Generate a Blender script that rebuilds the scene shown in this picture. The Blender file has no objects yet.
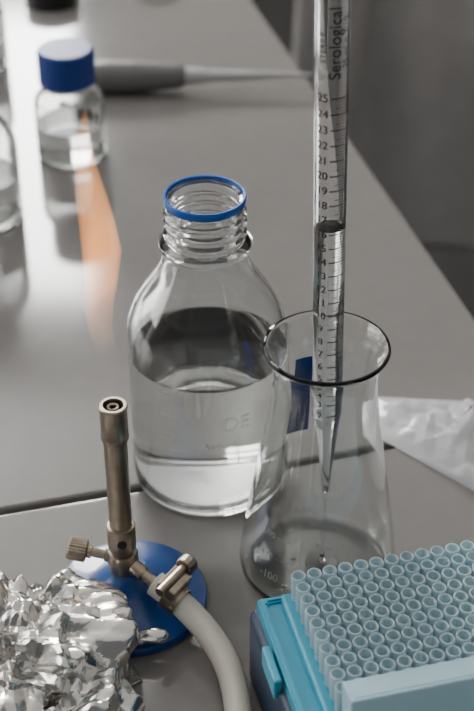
import bpy, bmesh, math, random
from mathutils import Vector, Matrix, noise
random.seed(4)
TZ = 0.9
RH = 3.4
ANG = math.radians(14.5)
S0 = Vector((-0.0162, 0.612, 0))
C = bpy.context.scene.collection

# ---------------------------------------------------------------- materials
def principled(name, col, rough=0.5, metal=0.0, trans=0.0, ior=1.45, alpha=1.0, spec=None, coat=0, emit=None, estr=0):
    m = bpy.data.materials.new(name); m.use_nodes = True
    b = m.node_tree.nodes['Principled BSDF']
    b.inputs['Base Color'].default_value = (*col, 1)
    b.inputs['Roughness'].default_value = rough
    b.inputs['Metallic'].default_value = metal
    b.inputs['Transmission Weight'].default_value = trans
    b.inputs['IOR'].default_value = ior
    b.inputs['Alpha'].default_value = alpha
    if spec is not None: b.inputs['Specular IOR Level'].default_value = spec
    b.inputs['Coat Weight'].default_value = coat
    if emit:
        b.inputs['Emission Color'].default_value = (*emit, 1)
        b.inputs['Emission Strength'].default_value = estr
    return m

def add_noise(m, scale=20, detail=4, amt=0.08, bump=0.0, bscale=None, bdist=0.001):
    nt = m.node_tree; b = nt.nodes['Principled BSDF']
    col = b.inputs['Base Color'].default_value[:]
    tc = nt.nodes.new('ShaderNodeTexCoord')
    n = nt.nodes.new('ShaderNodeTexNoise'); n.inputs['Scale'].default_value = scale; n.inputs['Detail'].default_value = detail
    nt.links.new(tc.outputs['Object'], n.inputs['Vector'])
    r = nt.nodes.new('ShaderNodeValToRGB')
    r.color_ramp.elements[0].position = 0.3; r.color_ramp.elements[1].position = 0.7
    r.color_ramp.elements[0].color = (*[c*(1-amt) for c in col[:3]], 1)
    r.color_ramp.elements[1].color = (*[min(1, c*(1+amt)) for c in col[:3]], 1)
    nt.links.new(n.outputs['Fac'], r.inputs['Fac']); nt.links.new(r.outputs['Color'], b.inputs['Base Color'])
    if bump > 0:
        n2 = nt.nodes.new('ShaderNodeTexNoise'); n2.inputs['Scale'].default_value = bscale or scale
        nt.links.new(tc.outputs['Object'], n2.inputs['Vector'])
        bp = nt.nodes.new('ShaderNodeBump'); bp.inputs['Strength'].default_value = bump; bp.inputs['Distance'].default_value = bdist
        nt.links.new(n2.outputs['Fac'], bp.inputs['Height']); nt.links.new(bp.outputs['Normal'], b.inputs['Normal'])
    return m

M_glass = principled('borosilicate_glass', (0.985, 1.0, 0.993), 0.0, trans=1, ior=1.47)
M_water = principled('water', (0.995, 1, 1), 0.0, trans=1, ior=1.333)
M_plast = principled('clear_polystyrene', (0.985, 0.99, 0.995), 0.03, trans=1, ior=1.5)
M_bench = add_noise(principled('bench_laminate', (0.19, 0.183, 0.175), 0.10), 60, 5, 0.03)
M_edge = principled('bench_edge', (0.36, 0.355, 0.35), 0.35)
M_steel = add_noise(principled('burner_nickel', (0.33, 0.28, 0.22), 0.33, metal=1), 120, 3, 0.2)
M_dark = principled('dark_bore', (0.01, 0.01, 0.01), 0.6)
M_bluep = principled('blue_enamel', (0.004, 0.050, 0.21), 0.3, coat=0.3)
M_cap = principled('blue_cap_plastic', (0.008, 0.045, 0.26), 0.4)
M_ring = principled('blue_pouring_ring', (0.02, 0.15, 0.62), 0.25, trans=0.25)
M_hose = principled('silicone_hose', (0.86, 0.82, 0.74), 0.35, trans=0.35)
M_foil = principled('aluminium', (0.64, 0.63, 0.61), 0.2, metal=1)
M_navy = principled('navy_plastic', (0.008, 0.03, 0.07), 0.35)
M_teal = principled('teal_plastic', (0.05, 0.36, 0.52), 0.35)
M_tip = principled('tip_polypropylene', (0.76, 0.94, 1.0), 0.28, trans=0.5, ior=1.3)
M_lid = principled('frosted_blue_lid', (0.60, 0.86, 0.96), 0.3, alpha=0.6)
M_ink = principled('black_ink', (0.008, 0.008, 0.01), 0.6)
M_white = principled('white_print', (0.75, 0.76, 0.77), 0.6)
M_faint = principled('worn_white_print', (0.72, 0.74, 0.75), 0.6, alpha=0.35)
M_label = principled('blue_tape', (0.01, 0.08, 0.48), 0.5)
M_film = principled('clear_film', (0.92, 0.92, 0.95), 0.1, alpha=0.38, spec=1.0)
M_purple = principled('purple_print', (0.12, 0.04, 0.25), 0.6)
M_wall = add_noise(principled('painted_wall', (0.28, 0.27, 0.26), 0.8), 8, 3, 0.03)
M_ceil = principled('ceiling_fill_glow', (0.55, 0.55, 0.54), 0.9, emit=(1.0, 0.965, 0.925), estr=0.44)  # glow added to the unseen ceiling as broad fill light
M_floor = add_noise(principled('vinyl_floor', (0.03, 0.029, 0.028), 0.45), 40, 5, 0.12)
M_coat = add_noise(principled('coat_cotton', (0.50, 0.485, 0.475), 0.9), 30, 3, 0.05, 0.2, 600, 0.0005)
M_black = principled('black_plastic', (0.012, 0.012, 0.013), 0.4)
M_grey = principled('grey_plastic', (0.15, 0.15, 0.15), 0.35)
M_lgrey = principled('light_grey_plastic', (0.45, 0.45, 0.45), 0.35)
M_frame = principled('window_frame_white', (0.7, 0.7, 0.7), 0.4)
M_sky = principled('daylight_pane', (0.8, 0.85, 0.9), 0.5, emit=(1.0, 0.985, 0.96), estr=55)
M_side_fill = principled('side_fill_pane', (0.8, 0.85, 0.9), 0.5, emit=(1.0, 0.985, 0.96), estr=6)  # glowing pane of the added side window, a fill source
M_fill_lamp = principled('fill_lamp_diffuser', (0.9, 0.9, 0.9), 0.5, emit=(1.0, 0.97, 0.92), estr=5)  # glow of the added overhead fill panel

# ---------------------------------------------------------------- helpers
def empty(name, loc=(0, 0, 0), rot=(0, 0, 0)):
    o = bpy.data.objects.new(name, None); o.empty_display_size = 0.02
    o.location = loc; o.rotation_euler = rot; C.objects.link(o); return o

def link(name, me, mat, parent=None, smooth=True, loc=None, rot=None, sharp=None):
    o = bpy.data.objects.new(name, me); C.objects.link(o)
    if mat: 
        if not me.materials: me.materials.append(mat)
    if smooth: me.polygons.foreach_set('use_smooth', [True]*len(me.polygons))
    if sharp: me.set_sharp_from_angle(angle=math.radians(sharp))
    if parent: o.parent = parent
    if loc is not None: o.location = loc
    if rot is not None: o.rotation_euler = rot
    return o

def support(prof, close):
    """hold loops near the ends of long straight runs so shading stays flat along them"""
    out = [prof[0]]
    seq = prof[1:] + ([prof[0]] if close else [])
    for i, q in enumerate(seq):
        p = out[-1]; d = math.hypot(q[0]-p[0], q[1]-p[1])
        if d > 14:
            for t in (0.8/d, 1-0.8/d): out.append((p[0]+(q[0]-p[0])*t, p[1]+(q[1]-p[1])*t))
        if not (close and i == len(seq)-1): out.append(q)
    return out

def lathe_bm(prof, segs=96, s=0.001, close=False):
    prof = support(prof, close)
    bm = bmesh.new(); rings = []
    for r, z in prof:
        if r < 1e-6: rings.append([bm.verts.new((0, 0, z*s))])
        else: rings.append([bm.verts.new((r*s*math.cos(2*math.pi*i/segs), r*s*math.sin(2*math.pi*i/segs), z*s)) for i in range(segs)])
    pairs = list(zip(rings[:-1], rings[1:]))
    if close: pairs.append((rings[-1], rings[0]))
    for a, b in pairs:
        for i in range(segs):
            j = (i+1) % segs
            if len(a) == 1 and len(b) == 1: continue
            if len(a) == 1: bm.faces.new((a[0], b[i], b[j]))
            elif len(b) == 1: bm.faces.new((a[i], a[j], b[0]))
            else: bm.faces.new((a[i], a[j], b[j], b[i]))
    bmesh.ops.recalc_face_normals(bm, faces=bm.faces)
    return bm

def tomesh(bm, name):
    me = bpy.data.meshes.new(name); bm.to_mesh(me); bm.free(); return me

def lathe(name, prof, mat, parent=None, segs=96, close=False, loc=None, rot=None, smooth=True, s=0.001):
    return link(name, tomesh(lathe_bm(prof, segs, s, close), name), mat, parent, smooth, loc, rot, sharp=38 if smooth else None)

def box(name, dims, center, mat, parent=None, bevel=0.0, segs=3, rot=None, smooth=False):
    bm = bmesh.new(); bmesh.ops.create_cube(bm, size=1)
    for v in bm.verts: v.co = Vector((v.co.x*dims[0], v.co.y*dims[1], v.co.z*dims[2]))
    if bevel > 0: bmesh.ops.bevel(bm, geom=bm.edges[:], offset=bevel, segments=segs, affect='EDGES', profile=0.5)
    return link(name, tomesh(bm, name), mat, parent, smooth, center, rot)

def tube(name, pts, r, mat, parent=None, res=12):
    cu = bpy.data.curves.new(name, 'CURVE'); cu.dimensions = '3D'; cu.bevel_depth = r; cu.bevel_resolution = 6; cu.use_fill_caps = True
    sp = cu.splines.new('NURBS'); sp.points.add(len(pts)-1)
    for p, q in zip(sp.points, pts): p.co = (*q, 1)
    sp.order_u = min(4, len(pts)); sp.use_endpoint_u = True; sp.resolution_u = res
    tmp = bpy.data.objects.new('tmp', cu); C.objects.link(tmp)
    dg = bpy.context.evaluated_depsgraph_get(); dg.update()
    me = bpy.data.meshes.new_from_object(tmp.evaluated_get(dg)); bpy.data.objects.remove(tmp)
    me.materials.clear()
    return link(name, me, mat, parent)

def text_verts(s, size):
    cu = bpy.data.curves.new('t', 'FONT'); cu.body = s; cu.size = size; cu.align_x = 'CENTER'; cu.align_y = 'CENTER'
    tmp = bpy.data.objects.new('tmp', cu); C.objects.link(tmp)
    dg = bpy.context.evaluated_depsgraph_get(); dg.update()
    me = bpy.data.meshes.new_from_object(tmp.evaluated_get(dg)); bpy.data.objects.remove(tmp)
    vs = [v.co.copy() for v in me.vertices]; fs = [tuple(p.vertices) for p in me.polygons]
    bpy.data.meshes.remove(me); return vs, fs

class Print:
    """collects printed marks wrapped on a round wall (radius function of height)"""
    def __init__(s, rad): s.v = []; s.f = []; s.rad = rad
    def text(s, t, size, deg, z, rot90=False, bold=0):
        for k in ((-1, 1) if bold else (0,)):
            vs, fs = text_verts(t, size); o = len(s.v)
            for c in vs:
                x, y = (c.x+k*bold, c.y) if not rot90 else (-c.y+k*bold, c.x)
                zz = z + y; R = s.rad(zz)+0.00001*k; a = math.radians(-90+deg) + x/R
                s.v.append((R*math.cos(a), R*math.sin(a), zz))
            s.f += [tuple(i+o for i in f) for f in fs]
    def arc(s, d0, d1, z, th):
        n = max(2, int(abs(d1-d0)/6)); o = len(s.v)
        for i in range(n+1):
            a = math.radians(-90+d0+(d1-d0)*i/n)
            for zz in (z-th/2, z+th/2):
                R = s.rad(zz); s.v.append((R*math.cos(a), R*math.sin(a), zz))
        for i in range(n): s.f.append((o+2*i, o+2*i+2, o+2*i+3, o+2*i+1))
    def rect(s, d0, d1, z0, z1):
        n = 8; m = 12; o = len(s.v)
        for j in range(m+1):
            zz = z0+(z1-z0)*j/m; R = s.rad(zz)
            for i in range(n+1):
                a = math.radians(-90+d0+(d1-d0)*i/n); s.v.append((R*math.cos(a), R*math.sin(a), zz))
        for j in range(m):
            for i in range(n):
                k = o+j*(n+1)+i; s.f.append((k, k+1, k+n+2, k+n+1))
    def make(s, name, mat, parent):
        me = bpy.data.meshes.new(name); me.from_pydata(s.v, [], s.f); me.update()
        return link(name, me, mat, parent, smooth=False)

def interp(prof):
    def f(z):
        zz = z*1000
        for (r0, z0), (r1, z1) in zip(prof[:-1], prof[1:]):
            if z0 <= zz <= z1: return (r0+(r1-r0)*(zz-z0)/max(1e-6, z1-z0))/1000+0.00015
        return prof[-1][0]/1000
    return f

# ---------------------------------------------------------------- benches
def bench(name, q0, q1):
    p = empty(name, (S0.x, S0.y, TZ), (0, 0, ANG))
    s0, s1 = -1.5, 0.21
    cy = (q0+q1)/2; L = abs(q1-q0)
    box('worktop', (s1-s0, L, 0.030), ((s0+s1)/2, cy, -0.015), M_bench, p, 0.0022, 4, smooth=False)
    lo, hi = min(q0, q1), max(q0, q1)
    box('apron', (s1-s0-0.16, L-0.12, 0.06), ((s0+s1)/2-0.0, cy, -0.0605), M_edge, p, 0.003)
    for i, (sx, qy) in enumerate([(s0+0.1, lo+0.08), (s1-0.1, lo+0.08), (s0+0.1, hi-0.08), (s1-0.1, hi-0.08)]):
        box('leg_%d' % (i+1), (0.05, 0.05, TZ-0.03), (sx, qy, -0.03-(TZ-0.03)/2), M_edge, p, 0.003)
    return p
bench('lab_bench', 0.0022, 1.8)
bench('lab_bench', -0.0022, -0.95)

# ---------------------------------------------------------------- room
def slab(name, dims, c, mat): return box(name, dims, c, mat)
slab('floor', (7, 7.2, 0.1), (0, 1.4, -0.05), M_floor)
slab('ceiling', (7, 7.2, 0.1), (0, 1.4, RH+0.05), M_ceil)
slab('wall_right', (0.1, 7.2, RH), (3.05, 1.4, RH/2), M_wall)
wl = empty('wall_left', (-3.05, 0, 0))
ly0, ly1, lz0, lz1 = 0.2, 3.2, 1.3, 2.7
box('wall_panel_1', (0.1, ly0+2.2, RH), (0, (ly0-2.2)/2, RH/2), M_wall, wl)
box('wall_panel_2', (0.1, 5.0-ly1, RH), (0, (5.0+ly1)/2, RH/2), M_wall, wl)
box('wall_panel_3', (0.1, ly1-ly0, lz0), (0, (ly0+ly1)/2, lz0/2), M_wall, wl)
box('wall_panel_4', (0.1, ly1-ly0, RH-lz1), (0, (ly0+ly1)/2, (RH+lz1)/2), M_wall, wl)
w2 = empty('added_side_window', (-3.05, (ly0+ly1)/2, (lz0+lz1)/2))  # out-of-view window added for side fill and highlights on the glass
box('pane', (0.01, ly1-ly0-0.05, lz1-lz0-0.05), (0, 0, 0), M_side_fill, w2)
for i in range(4): box('mullion_%d' % (i+1), (0.06, 0.06, lz1-lz0), (0.01, -1.47+i*0.98, 0), M_frame, w2, 0.004)
for i in range(2): box('rail_%d' % (i+1), (0.06, ly1-ly0, 0.05), (0.01, 0, (-1 if i else 1)*((lz1-lz0)/2-0.025)), M_frame, w2, 0.004)
wx0, wx1, wz0, wz1 = -1.55, -0.47, 2.0, 3.1
wb = empty('wall_back', (0, 4.1, 0))
box('wall_panel_1', (wx0+3, 0.12, RH), ((wx0-3)/2, 0, RH/2), M_wall, wb)
box('wall_panel_2', (3-wx1, 0.12, RH), ((wx1+3)/2, 0, RH/2), M_wall, wb)
box('wall_panel_3', (wx1-wx0, 0.12, wz0), ((wx0+wx1)/2, 0, wz0/2), M_wall, wb)
box('wall_panel_4', (wx1-wx0, 0.12, RH-wz1), ((wx0+wx1)/2, 0, (RH+wz1)/2), M_wall, wb)
wn = empty('window_1', ((wx0+wx1)/2, 4.1, (wz0+wz1)/2))
ww, wh = wx1-wx0, wz1-wz0
box('pane', (ww-0.06, 0.01, wh-0.06), (0, 0, 0), M_sky, wn)
for i, (d, c) in enumerate([((ww, 0.07, 0.04), (0, 0, wh/2-0.02)), ((ww, 0.07, 0.04), (0, 0, -wh/2+0.02)),
                            ((0.04, 0.07, wh-0.08), (ww/2-0.02, 0, 0)), ((0.04, 0.07, wh-0.08), (-ww/2+0.02, 0, 0)), ((0.045, 0.05, wh-0.08), (0.22, -0.01, 0))]):
    box('frame_%d' % (i+1), d, c, M_frame, wn, 0.004)
def added_fill_lamp(x, y, dx, dy):  # unseen overhead panel, added as fill light
    p = empty('added_fill_lamp', (x, y, RH))
    box('housing', (dx+0.06, dy+0.06, 0.05), (0, 0, -0.025), M_frame, p, 0.004)
    box('diffuser', (dx, dy, 0.012), (0, 0, -0.056), M_fill_lamp, p, 0.003)
added_fill_lamp(-0.9, 2.6, 1.3, 0.4)

# ---------------------------------------------------------------- bottle
def bottle(name, loc, k=1.0, kz=1.0, kn=1.0, water=88, cap=None, R=22, capz=(60, 90)):
    p = empty(name, loc)
    def P(l):
        o = []
        for r, z in l:
            t = min(1, max(0, (z-105)/45)); o.append((r*(k*(1-t)+kn*t), z*kz))
        return o
    outer = [(0, 2.8), (25, 2.4), (33, 1.2), (36.5, 0), (39, 0.8), (41.4, 3), (42.7, 6.5), (43, 11), (43, 97), (42.7, 103), (41.4, 109.5), (38.6, 117), (34.4, 124.6), (29.8, 131.4),
             (25.8, 138), (23.2, 143.6), (22, 148.5), (21.6, 151.6), (22.4, 152.8), (23.8, 153.6), (24.3, 155), (24, 156.6), (22.6, 157.6), (20.6, 158.2), (20.0, 159.5)]
    z = 160.0
    for i in range(3):
        outer += [(20.0, z), (20.5, z+0.8), (21.3, z+1.5), (21.4, z+2.1), (20.9, z+2.9), (20.1, z+3.6), (20.0, z+5.0)]; z += 5.6
    outer += [(19.9, 177.4), (19.7, 180.2), (18.9, 181.4), (17.8, 181.0)]
    inner = [(17.2, 179.5), (17.2, 158), (17.9, 152), (19.2, 148), (21.2, 143), (24.0, 137), (28.0, 130.3), (32.6, 123.4), (36.8, 116), (39.5, 108.8), (40.7, 103), (41.0, 97), (41.0, 12), (40.4, 8), (37.7, 5.4), (33, 5.0), (25, 6.0), (0, 6.5)]
    lathe('glass_body', P(outer+inner), M_glass, p, 128)
    if water:
        r = 41.0
        wp = [(0, 6.4), (25, 5.9), (33, 4.9), (37.8, 5.3), (40.55, 7.9), (r+.15, 12), (r+.15, water+0.8), (r-.5, water+0.2), (r-2.2, water), (0, water)]
        lathe('water', P(wp), M_water, p, 128)
    if cap is None:
        ring = [(19.75, 178.8), (20.6, 179.0), (20.9, 180.0), (20.9, 182.6), (20.5, 183.2), (19.6, 183.1), (19.2, 182.4), (19.3, 181.6), (19.8, 180.4)]
        lathe('pouring_ring', P(ring), M_ring, p, 96, close=True)
    else:
        bm = bmesh.new(); n = 120; z0, z1 = capz
        prof = [(R-0.8, z0), (R, z0+0.6), (R, z1-3), (R-0.6, z1-1.2), (R-2, z1), (0, z1)]
        rings = []
        for r, zz in prof:
            if r == 0: rings.append([bm.verts.new((0, 0, zz*.001))]); continue
            rings.append([bm.verts.new(((r-(0.5 if i % 4 < 2 else 0))*.001*math.cos(2*math.pi*i/n), (r-(0.5 if i % 4 < 2 else 0))*.001*math.sin(2*math.pi*i/n), zz*.001)) for i in range(n)])
        for a, b in zip(rings[:-1], rings[1:]):
            for i in range(n):
                j = (i+1) % n
                bm.faces.new((a[i], a[j], b[j], b[i]) if len(b) > 1 else (a[i], a[j], b[0]))
        bm.faces.new(rings[0][::-1]); bmesh.ops.recalc_face_normals(bm, faces=bm.faces)
        link('screw_cap', tomesh(bm, 'cap'), cap, p, smooth=False)
    return p
main = bottle('laboratory_bottle', (-0.0162, 0.6157, TZ), water=89)
pr = Print(lambda z: 0.04312)
pr.text('DE', 0.012, 22, 0.068); pr.text('500 ml', 0.006, 10, 0.054)
for k in range(5): pr.arc(-34, -26, 0.03+0.014*k, 0.0005)
pr.make('printed_scale', M_faint, main)

bottle('laboratory_bottle', (-0.1316, 1.0035, TZ), k=0.64, kz=0.43, kn=0.86, water=70, cap=M_cap, R=22, capz=(64, 92))
bottle('laboratory_bottle', (-0.190, 0.905, TZ), k=0.72, kz=0.60, kn=0.8, water=60, cap=M_lgrey, R=20, capz=(93, 115))
bottle('laboratory_bottle', (-0.235, 1.17, TZ), k=0.7, kz=0.50, kn=0.8, water=60, cap=M_lgrey, R=20, capz=(76, 98))

# ---------------------------------------------------------------- flask
FX, FY = 0.0426, 0.5398
fl = empty('erlenmeyer_flask', (FX, FY, TZ))
fo = [(0, 1.6), (26, 1.2), (33, 0.3), (36, 0), (38.6, 1.2), (40.6, 4), (41.2, 8), (40.6, 15), (39.2, 26), (37.5, 38), (35.3, 54), (33, 68), (30.6, 83), (28.6, 96), (27.0, 107), (26.1, 115), (25.8, 122), (25.8, 129), (26.2, 133.5), (27.4, 137.6), (29.2, 140.8), (30.2, 142.2), (30.5, 143.4), (30.1, 144.4), (29.2, 144.6)]
fi = [(28.3, 143.6), (27.2, 141.2), (25.6, 138), (24.6, 134), (24.4, 129), (24.4, 122), (24.7, 115), (25.6, 107), (27.2, 96), (29.2, 83), (31.6, 68), (33.9, 54), (36.1, 38), (37.8, 26), (39.2, 15), (39.7, 9), (39.1, 5.4), (37.0, 3.0), (33, 2.2), (26, 2.9), (0, 3.3)]
lathe('glass_body', fo+fi, M_glass, fl, 128)
lathe('water_stream', [(0, 3.2), (9, 3.1), (8.5, 3.8), (5, 4.4), (2.0, 5.0), (1.2, 6.5), (0.9, 10), (0.8, 30), (0.9, 50), (1.0, 56.5), (0, 56.5)], M_water, fl, 64, loc=(0.0026, 0, 0))
bm = bmesh.new()
for i in range(12):
    a = random.uniform(0, 6.28); r = random.uniform(11, 31)*.001; s = random.uniform(0.6, 1.6)*.001
    q = bmesh.ops.create_uvsphere(bm, u_segments=16, v_segments=10, radius=s)
    for v in q['verts']: v.co = Vector((v.co.x + r*math.cos(a), v.co.y + r*math.sin(a), v.co.z*0.45 + 0.0034))
link('water_beads', tomesh(bm, 'beads'), M_water, fl, True)
rf = interp(fo[7:21])
pr = Print(rf)
pr.text('-100', 0.0065, -42, 0.022); pr.text('150', 0.005, -46, 0.034); pr.arc(-38, -26, 0.034, 0.0005); pr.text('200', 0.005, -46, 0.047); pr.arc(-38, -26, 0.047, 0.0005)
pr.make('printed_scale', M_faint, fl)
pr = Print(rf); pr.rect(190, 212, 0.068, 0.120)
pr.make('tape_label', M_label, fl)

# ---------------------------------------------------------------- serological pipette
pp = empty('serological_pipette', (0.0455, 0.5398, TZ+0.0530), (0, math.radians(-1.5), 0))
R = 7.3
po = [(0.9, 0), (1.7, 0.2), (2.0, 3), (2.6, 12), (5.6, 40), (6.3, 45), (6.6, 48), (7.1, 50), (R, 52), (R, 330), (5.2, 342), (4.4, 346), (4.4, 372), (4.1, 373)]
pi_ = [(3.2, 372), (3.2, 346), (4.0, 341), (R-1.0, 329), (R-1.0, 53), (6.0, 50), (5.2, 45), (4.6, 40), (1.6, 12), (1.0, 3), (0.6, 0.2)]
lathe('tube', po+pi_, M_plast, pp, 64, close=True)
lathe('liquid', [(0, 0.6), (0.75, 0.6), (1.08, 3), (1.7, 12), (4.7, 40), (5.3, 45), (6.08, 50), (R-.92, 53), (R-.92, 157.8), (R-1.6, 157), (0, 156.6)], M_water, pp, 64)
lathe('cotton_plug', [(0, 348), (3.1, 348), (3.1, 366), (0, 366)], M_white, pp, 32)
pr = Print(lambda z: 0.00738)
step = 0.0073
for n in range(1, 26):
    z = 0.047+step*(n-1)
    if n > 1:
        pr.arc(-6, 80, z, 0.00058)
        pr.text(str(n), 0.0052, -33, z, bold=0.00010)
    for j in range(1, 5):
        if n < 25 and z > 0.05: pr.arc(26 if j != 2 else 12, 80, z+step*j/5, 0.0003)
pr.text('Serological', 0.0072, 8, 0.2465, rot90=True, bold=0.00010)
pr.text('25 ml in 2/10', 0.0042, 46, 0.2465, rot90=True, bold=0.00006)
pr.text('STERILE', 0.0040, -34, 0.2445, rot90=True, bold=0.00006)
pr.arc(-85, 85, 0.2690, 0.0012); pr.arc(-85, 85, 0.2730, 0.0008)
pr.make('printed_scale', M_ink, pp)

# ---------------------------------------------------------------- bunsen burner
BX, BY = -0.0578, 0.5140
bb = empty('bunsen_burner', (BX, BY, TZ))
lathe('base', [(0, 0.0), (38.5, 0), (40, 1), (40.2, 3.5), (39.2, 5.2), (35, 6.4), (26, 7.6), (17, 10.5), (11.5, 15), (9.2, 20), (8.6, 24), (0, 24)], M_bluep, bb, loc=(0.0025, 0, 0))
lathe('body_block', [(0, 23.5), (7.4, 23.5), (7.8, 24.5), (7.8, 34), (7.2, 35.5), (5.6, 36), (5.6, 38), (7.0, 38.6), (7.2, 39.5), (7.2, 52.6), (6.8, 53.2), (5.7, 53.4), (0, 53.4)], M_steel, bb, 48)
lathe('air_hole', [(0, 0), (2.4, 0), (2.4, 0.9), (0, 0.9)], M_dark, bb, 24, loc=(0.0008, -0.0068, 0.046), rot=(math.pi/2, 0, 0))
lathe('barrel', [(5.7, 53), (5.75, 108), (6.5, 108.6), (6.7, 109.4), (6.7, 112), (6.5, 112.6), (6.5, 126.6), (6.8, 127.2), (6.8, 128.2), (6.3, 128.8), (4.9, 128.8), (4.5, 128), (4.5, 110), (4.3, 100), (4.3, 53)], M_steel, bb, 64, close=True)
lathe('bore', [(0, 115), (4.55, 115), (4.55, 125.5), (4.3, 125.5), (4.3, 116), (0, 116)], M_dark, bb, 40)
lathe('flame_retainer', [(1.6, 121), (2.9, 121), (2.9, 127.8), (2.5, 128), (1.6, 127.6)], M_steel, bb, 32, close=True)
rv = (0, math.radians(-78), math.radians(-4))
lathe('needle_valve', [(0, 4), (3.3, 4), (3.3, 9), (2.4, 9.6), (2.4, 16), (3.4, 16.3), (3.4, 19), (2.0, 19.4)], M_steel, bb, 32, loc=(0, 0, 0.030), rot=rv)
bm = bmesh.new(); n = 48; rg = []
for r, z in [(0, 18.5), (4.8, 18.5), (6.0, 19.3), (6.0, 27.6), (5.2, 28.6), (0, 28.6)]:
    rg.append([bm.verts.new((0, 0, z*.001))] if r == 0 else [bm.verts.new(((r-(.35 if i % 2 else 0))*.001*math.cos(2*math.pi*i/n), (r-(.35 if i % 2 else 0))*.001*math.sin(2*math.pi*i/n), z*.001)) for i in range(n)])
for a, b in zip(rg[:-1], rg[1:]):
    for i in range(n):
        j = (i+1) % n
        bm.faces.new((a[0], b[i], b[j]) if len(a) == 1 else ((a[i], a[j], b[0]) if len(b) == 1 else (a[i], a[j], b[j], b[i])))
bmesh.ops.recalc_face_normals(bm, faces=bm.faces)
link('valve_knob', tomesh(bm, 'knob'), M_steel, bb, False, (0, 0, 0.030), rv)
az = math.atan2(-0.020, 0.030)
rn = (0, math.radians(108), az)
NZ = 0.030
lathe('hose_barb', [(0, 4), (4.0, 4), (4.0, 13), (3.2, 14), (3.2, 20), (3.9, 20.5), (3.0, 26), (3.7, 26.5), (3.0, 38), (0, 38)], M_steel, bb, 32, loc=(0, 0, NZ), rot=rn)
lathe('clamp_band', [(6.9, 29), (7.7, 29), (7.9, 29.5), (7.9, 37.5), (7.7, 38), (6.9, 38)], M_steel, bb, 48, close=True, loc=(0, 0, NZ), rot=rn)
ax = Vector((math.cos(az)*math.sin(math.radians(108)), math.sin(az)*math.sin(math.radians(108)), math.cos(math.radians(108))))
def on(t, up=0): return ax*t+Vector((0, 0, NZ+up))
cp = on(0.0335, 0.0105)
box('clamp_housing', (0.011, 0.016, 0.007), cp, M_steel, bb, 0.0012, rot=(0, math.radians(18), az), smooth=False)
lathe('clamp_screw', [(0, -12), (2.6, -12), (2.6, 8), (4.6, 8.2), (5.0, 9), (5.0, 13.5), (4.4, 14.4), (1.2, 14.4), (1.0, 13), (0, 13)], M_steel, bb, 12, loc=cp+Vector((0, 0, 0.0035)), rot=(0, math.radians(90), az+math.pi/2), smooth=False)
hp = [on(0.021), on(0.030), on(0.040), Vector((.0440, -.034, .0125)), Vector((.0545, -.052, .0085)), Vector((.0590, -.078, .0070)), Vector((.0590, -.104, .0070)), Vector((.046, -.140, .0070)), Vector((.012, -.19, .0070)), Vector((-.02, -.26, .0070)), Vector((-.02, -.36, .0070))]
tube('hose', hp, 0.0066, M_hose, bb)
fm = bpy.data.materials.new('gas_flame'); fm.use_nodes = True; nt = fm.node_tree; nt.nodes.clear()
out = nt.nodes.new('ShaderNodeOutputMaterial'); em = nt.nodes.new('ShaderNodeEmission')
tc = nt.nodes.new('ShaderNodeTexCoord'); sx = nt.nodes.new('ShaderNodeSeparateXYZ'); mr = nt.nodes.new('ShaderNodeMapRange')
mr.inputs['From Min'].default_value = 0.0; mr.inputs['From Max'].default_value = 0.160
rp = nt.nodes.new('ShaderNodeValToRGB'); e = rp.color_ramp.elements
e[0].position = 0; e[0].color = (0.002, 0.003, 0.006, 1); e[1].position = 1; e[1].color = (0.8, 0.26, 0.04, 1)
for pos, c in [(0.20, (0.01, 0.008, 0.01, 1)), (0.32, (0.32, 0.10, 0.025, 1)), (0.44, (0.95, 0.31, 0.06, 1)), (0.75, (1.0, 0.36, 0.065, 1))]:
    q = e.new(pos); q.color = c
nz = nt.nodes.new('ShaderNodeTexNoise'); nz.inputs['Scale'].default_value = 55
mp = nt.nodes.new('ShaderNodeMapping'); mp.inputs['Scale'].default_value = (2.2, 2.2, 0.45)
m2 = nt.nodes.new('ShaderNodeMapRange'); m2.inputs['From Min'].default_value = 0.3; m2.inputs['From Max'].default_value = 0.7; m2.inputs['To Min'].default_value = 60; m2.inputs['To Max'].default_value = 130
L = nt.links.new
L(tc.outputs['Object'], sx.inputs[0]); L(sx.outputs['Z'], mr.inputs['Value']); L(mr.outputs[0], rp.inputs['Fac']); L(rp.outputs['Color'], em.inputs['Color'])
L(tc.outputs['Object'], mp.inputs[0]); L(mp.outputs[0], nz.inputs['Vector']); L(nz.outputs['Fac'], m2.inputs['Value']); L(m2.outputs[0], em.inputs['Strength']); L(em.outputs[0], out.inputs['Volume'])
bmf = lathe_bm([(0, 0), (4, 0), (4.6, 12), (5.0, 30), (5.8, 46), (7.0, 58), (8.2, 70), (8.8, 86), (8.0, 100), (6.4, 114), (4.9, 126), (3.4, 138), (1.9, 147), (0, 154)], 40)
for v in bmf.verts:
    z = v.co.z; v.co.x += 0.0022*math.sin(z*75+1.0)*min(1, z/0.04)-0.0030*min(1, z/.1); v.co.y *= 0.8
    v.co.x *= 1+0.18*noise.noise(v.co*90)
link('flame', tomesh(bmf, 'flame'), fm, bb, True, (0, 0, 0.1275))

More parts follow.
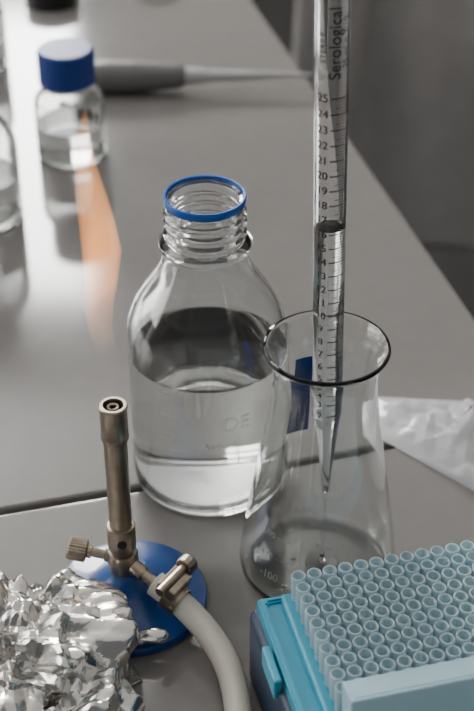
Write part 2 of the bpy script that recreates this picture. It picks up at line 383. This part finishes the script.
# ---------------------------------------------------------------- aluminium foil
bm = bmesh.new()
rs = random.Random(11)
folds = []
for wl_ in (0.062, 0.050, 0.036, 0.030, 0.023, 0.019, 0.0150, 0.0120, 0.0095, 0.0078):
    d = Vector((rs.gauss(0, 1), rs.gauss(0, 1), rs.gauss(0, 0.6))).normalized()
    folds.append((d, 1/wl_, rs.random(), wl_*0.125))
def crumple(p):
    """sum of triangular folds in random directions: flat facets with sharp creases"""
    k = 0
    for d, f, ph, a in folds:
        t = (p.dot(d)*f+ph+0.45*noise.noise(p*f*0.45+Vector((ph*9, 0, 0)))) % 1.0
        k += a*(4*abs(t-0.5)-1)
    return k
def burner_h(x, y):
    r = math.hypot(x-BX-0.0025, y-BY)*1000
    if r > 44: return 0.0
    pts = [(8.6, 24), (9.2, 20), (11.5, 15), (17, 10.5), (26, 7.6), (36, 6.6), (44, 6.0)]
    if r <= 8.6: return 0.024
    for (r0, h0), (r1, h1) in zip(pts[:-1], pts[1:]):
        if r0 <= r <= r1: return (h0+(h1-h0)*(r-r0)/(r1-r0))/1000
    return 0.0
def lump(center, rad, off, sub=6, zmin=0.0008, amp=1.0):
    r = bmesh.ops.create_icosphere(bm, subdivisions=sub, radius=1.0)
    for v in r['verts']:
        d = v.co.normalized()
        p = Vector((d.x*rad[0], d.y*rad[1], d.z*rad[2]))
        c = Vector(center)+p+d*crumple(p+Vector(off))*amp
        zb = burner_h(c.x, c.y)
        c.z = max(c.z, zb+zmin+0.0030*abs(noise.noise(c*70)))
        v.co = c
lump((-0.108, 0.464, 0.012), (0.055, 0.043, 0.028), (0, 0, 0), sub=7)
lump((-0.092, 0.480, 0.028), (0.023, 0.016, 0.017), (.2, .1, 0), sub=6, amp=0.8)
lump((-0.060, 0.476, 0.0135), (0.024, 0.010, 0.007), (.9, .3, .2), sub=6, amp=0.6)
lump((-0.088, 0.424, 0.008), (0.043, 0.034, 0.016), (.7, .6, 0), sub=6)
for v in bm.verts: v.co.z += TZ
link('aluminium_foil', tomesh(bm, 'foil'), M_foil, None, True, sharp=20)

# ---------------------------------------------------------------- pipette tip box
TA = math.radians(14)
tb = empty('pipette_tip_box', (0.0840, 0.4380, TZ), (0, 0, TA))
hx, hy = 0.070, 0.045
box('base_shell', (2*hx, 2*hy, 0.046), (0, 0, 0.023), M_navy, tb, 0.004, 4)
def frame(name, ox, oy, ix, iy, z0, z1, mat, parent, bev=0.001):
    bm = bmesh.new()
    def ringv(x, y, z): return [bm.verts.new(c) for c in ((-x, -y, z), (x, -y, z), (x, y, z), (-x, y, z))]
    a, b, c, d = ringv(ox, oy, z0), ringv(ox, oy, z1), ringv(ix, iy, z1), ringv(ix, iy, z0)
    for p, q in ((a, b), (b, c), (c, d), (d, a)):
        for i in range(4): bm.faces.new((p[i], p[(i+1) % 4], q[(i+1) % 4], q[i]))
    bmesh.ops.recalc_face_normals(bm, faces=bm.faces)
    bmesh.ops.bevel(bm, geom=bm.edges[:], offset=bev, segments=2, affect='EDGES')
    return link(name, tomesh(bm, name), mat, parent, False)
frame('tray_rim', hx-0.0035, hy-0.0025, hx-0.0075, hy-0.006, 0.040, 0.0535, M_teal, tb)
box('tray_deck', (2*(hx-0.0055), 2*(hy-0.004), 0.004), (0, 0, 0.0495), M_teal, tb, 0.001)
box('rack_plate', (0.112, 0.076, 0.006), (0, 0.001, 0.0545), M_teal, tb, 0.0015)
box('latch', (0.004, 0.022, 0.012), (-hx+0.0005, 0.004, 0.046), M_teal, tb, 0.0012)
bm = bmesh.new(); n = 18; NI, NJ, PT = 14, 10, 0.0075; ks = 0.86
tp = [(3.55, 56.5), (3.6, 61), (4.0, 62), (4.05, 71.2), (3.8, 71.8), (3.2, 71.8), (3.0, 71.0), (2.6, 58), (0.0, 57.5)]
for i in range(NI):
    for j in range(NJ):
        cx, cy = (i-(NI-1)/2)*PT, (j-(NJ-1)/2)*PT+0.001
        rg = []
        for r, z in tp:
            r *= ks
            rg.append([bm.verts.new((cx, cy, z*.001))] if r == 0 else [bm.verts.new((cx+r*.001*math.cos(2*math.pi*k/n), cy+r*.001*math.sin(2*math.pi*k/n), z*.001)) for k in range(n)])
        for a, b in zip(rg[:-1], rg[1:]):
            for k in range(n):
                m = (k+1) % n
                bm.faces.new((a[k], a[m], b[m], b[k]) if len(b) > 1 else (a[k], a[m], b[0]))
bmesh.ops.recalc_face_normals(bm, faces=bm.faces)
link('pipette_tips', tomesh(bm, 'tips'), M_tip, tb, True)
ld = empty('lid', (0, -hy-0.001, 0.050), (math.radians(-8), 0, 0)); ld.parent = tb
box('lid_panel', (0.112, 0.002, 0.040), (0.004, -0.010, 0.014), M_lid, ld, 0.0008)
box('lid_side_1', (0.002, 0.012, 0.040), (-0.051, -0.004, 0.014), M_lid, ld, 0.0005)
box('lid_side_2', (0.002, 0.012, 0.040), (0.059, -0.004, 0.014), M_lid, ld, 0.0005)
box('lid_top', (0.112, 0.011, 0.002), (0.004, -0.0035, 0.033), M_lid, ld, 0.0005)

# ---------------------------------------------------------------- plastic bag
bm = bmesh.new(); nx, ny = 170, 120
BL, BW = 0.23, 0.140
def bag(u, v, layer):
    w = 0.26+0.74*min(1, u*1.7)
    x = (u-0.1)*BL; y = (v-0.5)*BW*w - 0.075*u
    e = max(0, math.sin(math.pi*v))**0.5*min(1, u*5)*min(1, (1-u)*6+0.1)
    h = (0.015+1.15*crumple(Vector((x*0.8, y*0.8, 0.3*layer))))*e
    return x, y, 0.0008+0.0004*layer+(max(0.0002, h) if layer else max(0, h*0.1))
for layer in (0, 1):
    g = [[bm.verts.new(bag(i/nx, j/ny, layer)) for i in range(nx+1)] for j in range(ny+1)]
    for j in range(ny):
        for i in range(nx): bm.faces.new((g[j][i], g[j][i+1], g[j+1][i+1], g[j+1][i]))
pb = empty('plastic_bag', (0.106, 0.664, TZ), (0, 0, math.radians(-8)))
link('film', tomesh(bm, 'film'), M_film, pb, True, sharp=25)
vs, fs = text_verts('25 ml', 0.014)
pts = []
for c in vs:
    a = math.radians(62); x = 0.036+c.x*math.cos(a)-c.y*math.sin(a); y = -0.012+c.x*math.sin(a)+c.y*math.cos(a)
    u = x/BL+0.1; w_ = 0.26+0.74*min(1, u*1.7); v = (y+0.075*u)/(BW*w_)+0.5
    pts.append((x, y, bag(u, v, 1)[2]+0.0009))
me = bpy.data.meshes.new('print'); me.from_pydata(pts, [], fs)
link('film_print', me, M_purple, pb, False)

# ---------------------------------------------------------------- micropipette in the background
mpp = empty('micropipette', (-0.135, 1.120, TZ+0.0145), (0, math.radians(90), math.radians(1)))
lathe('handle', [(0, 0), (9, 0), (10, 2), (10, 10), (13.5, 12), (14.2, 20), (13.8, 45), (12, 70), (11, 84), (8, 90), (0, 90)], M_grey, mpp, 40)
lathe('shaft', [(0, 88), (7.5, 88), (7, 104), (5.5, 108), (4.2, 150), (3.2, 156), (0, 156)], M_lgrey, mpp, 32)
lathe('plunger', [(0, -22), (6, -22), (6.5, -20), (6.5, -14), (3, -13), (3, 1), (0, 1)], M_lgrey, mpp, 32)
lathe('tip', [(0, 150), (3.8, 150), (3.6, 158), (1.2, 200), (0, 200)], M_lgrey, mpp, 24)
box('finger_hook', (0.012, 0.010, 0.022), (-0.002, 0.0, 0.0), M_grey, mpp, 0.003)

def tape(loc, col):
    p = empty('tape_roll', loc)
    lathe('tape', [(14, 0), (26, 0), (26, 18), (14, 18)], col, p, 64, close=True)
    lathe('core', [(12.5, -0.0), (14, -0.0), (14, 18.2), (12.5, 18.2)], M_lgrey, p, 48, close=True)
tape((-0.183, 1.325, TZ), M_black)
tape((-0.085, 1.375, TZ), M_black)

# ---------------------------------------------------------------- chair with lab coat
ch = empty('lab_chair', (0.50, 2.05, 0), (0, 0, math.radians(-12)))
box('seat', (0.44, 0.42, 0.06), (0, 0.23, 0.52), M_black, ch, 0.02)
box('backrest', (0.42, 0.04, 0.40), (0, 0.0, 0.86), M_black, ch, 0.015)
for i, (x, y, h) in enumerate([(-0.19, 0.0, 0.7), (0.19, 0.0, 0.7), (-0.19, 0.42, 0.5), (0.19, 0.42, 0.5)]):
    box('leg_%d' % (i+1), (0.03, 0.03, h), (x, y, h/2), M_black, ch, 0.004)
lc = empty('lab_coat', (0.50, 2.05, 0), (0, 0, math.radians(-12)))
bm = bmesh.new(); nx, ny = 100, 110; g = []
for j in range(ny+1):
    t = j/ny; row = []
    Ln = 0.88+0.12+0.42; s = t*Ln
    for i in range(nx+1):
        x = (i/nx-0.5)*0.62
        if s < 0.86: z = 0.22+s; y = -0.055
        elif s < 1.0:
            a = (s-0.86)/0.14*math.pi; z = 1.08+0.03*math.sin(a); y = -0.055*math.cos(a)
        else: z = 1.08-(s-1.0); y = 0.055
        drop = min(1, max(0, (1.08-z)/0.5))
        fold = (0.014*math.sin(x*22+1.2*math.sin(z*5))+0.005*math.sin(x*60+z*6+1))*drop
        y += fold*(1 if s < .93 else -0.6)-(0.05*drop if s < .93 else 0)
        z2 = z - 0.10*max(0, abs(x)-0.2)/0.11*(0.4 if z > 1.0 else 0)
        row.append(bm.verts.new((x*(1+0.12*drop), y, z2)))
    g.append(row)
for j in range(ny):
    for i in range(nx): bm.faces.new((g[j][i], g[j][i+1], g[j+1][i+1], g[j+1][i]))
o = link('coat_body', tomesh(bm, 'coat'), M_coat, lc, True)
md = o.modifiers.new('s', 'SOLIDIFY'); md.thickness = 0.003
for sgn in (-1, 1):
    tube('sleeve_%d' % (1 if sgn < 0 else 2), [(sgn*0.25, -0.02, 1.06), (sgn*0.32, -0.07, 0.98), (sgn*0.345, -0.10, 0.80), (sgn*0.34, -0.11, 0.60), (sgn*0.35, -0.10, 0.46)], 0.055, M_coat, lc)
tube('collar', [(-0.12, -0.06, 1.10), (-0.05, -0.075, 1.125), (0.05, -0.075, 1.125), (0.12, -0.06, 1.10)], 0.018, M_coat, lc)

# ---------------------------------------------------------------- world + camera
w = bpy.data.worlds.new('World'); bpy.context.scene.world = w; w.use_nodes = True
w.node_tree.nodes['Background'].inputs[0].default_value = (0.95, 0.97, 1.0, 1)
w.node_tree.nodes['Background'].inputs[1].default_value = 0.18
cam = bpy.data.cameras.new('camera'); co = bpy.data.objects.new('camera', cam); C.objects.link(co)
cam.sensor_fit = 'VERTICAL'; cam.sensor_height = 36; cam.lens = 36*1400/711
cam.clip_start = 0.02
co.location = (0, 0, TZ+0.5306); co.rotation_euler = (math.radians(90-36), 0, 0)
cam.dof.use_dof = True; cam.dof.focus_distance = 0.66; cam.dof.aperture_fstop = 9.5
bpy.context.scene.camera = co
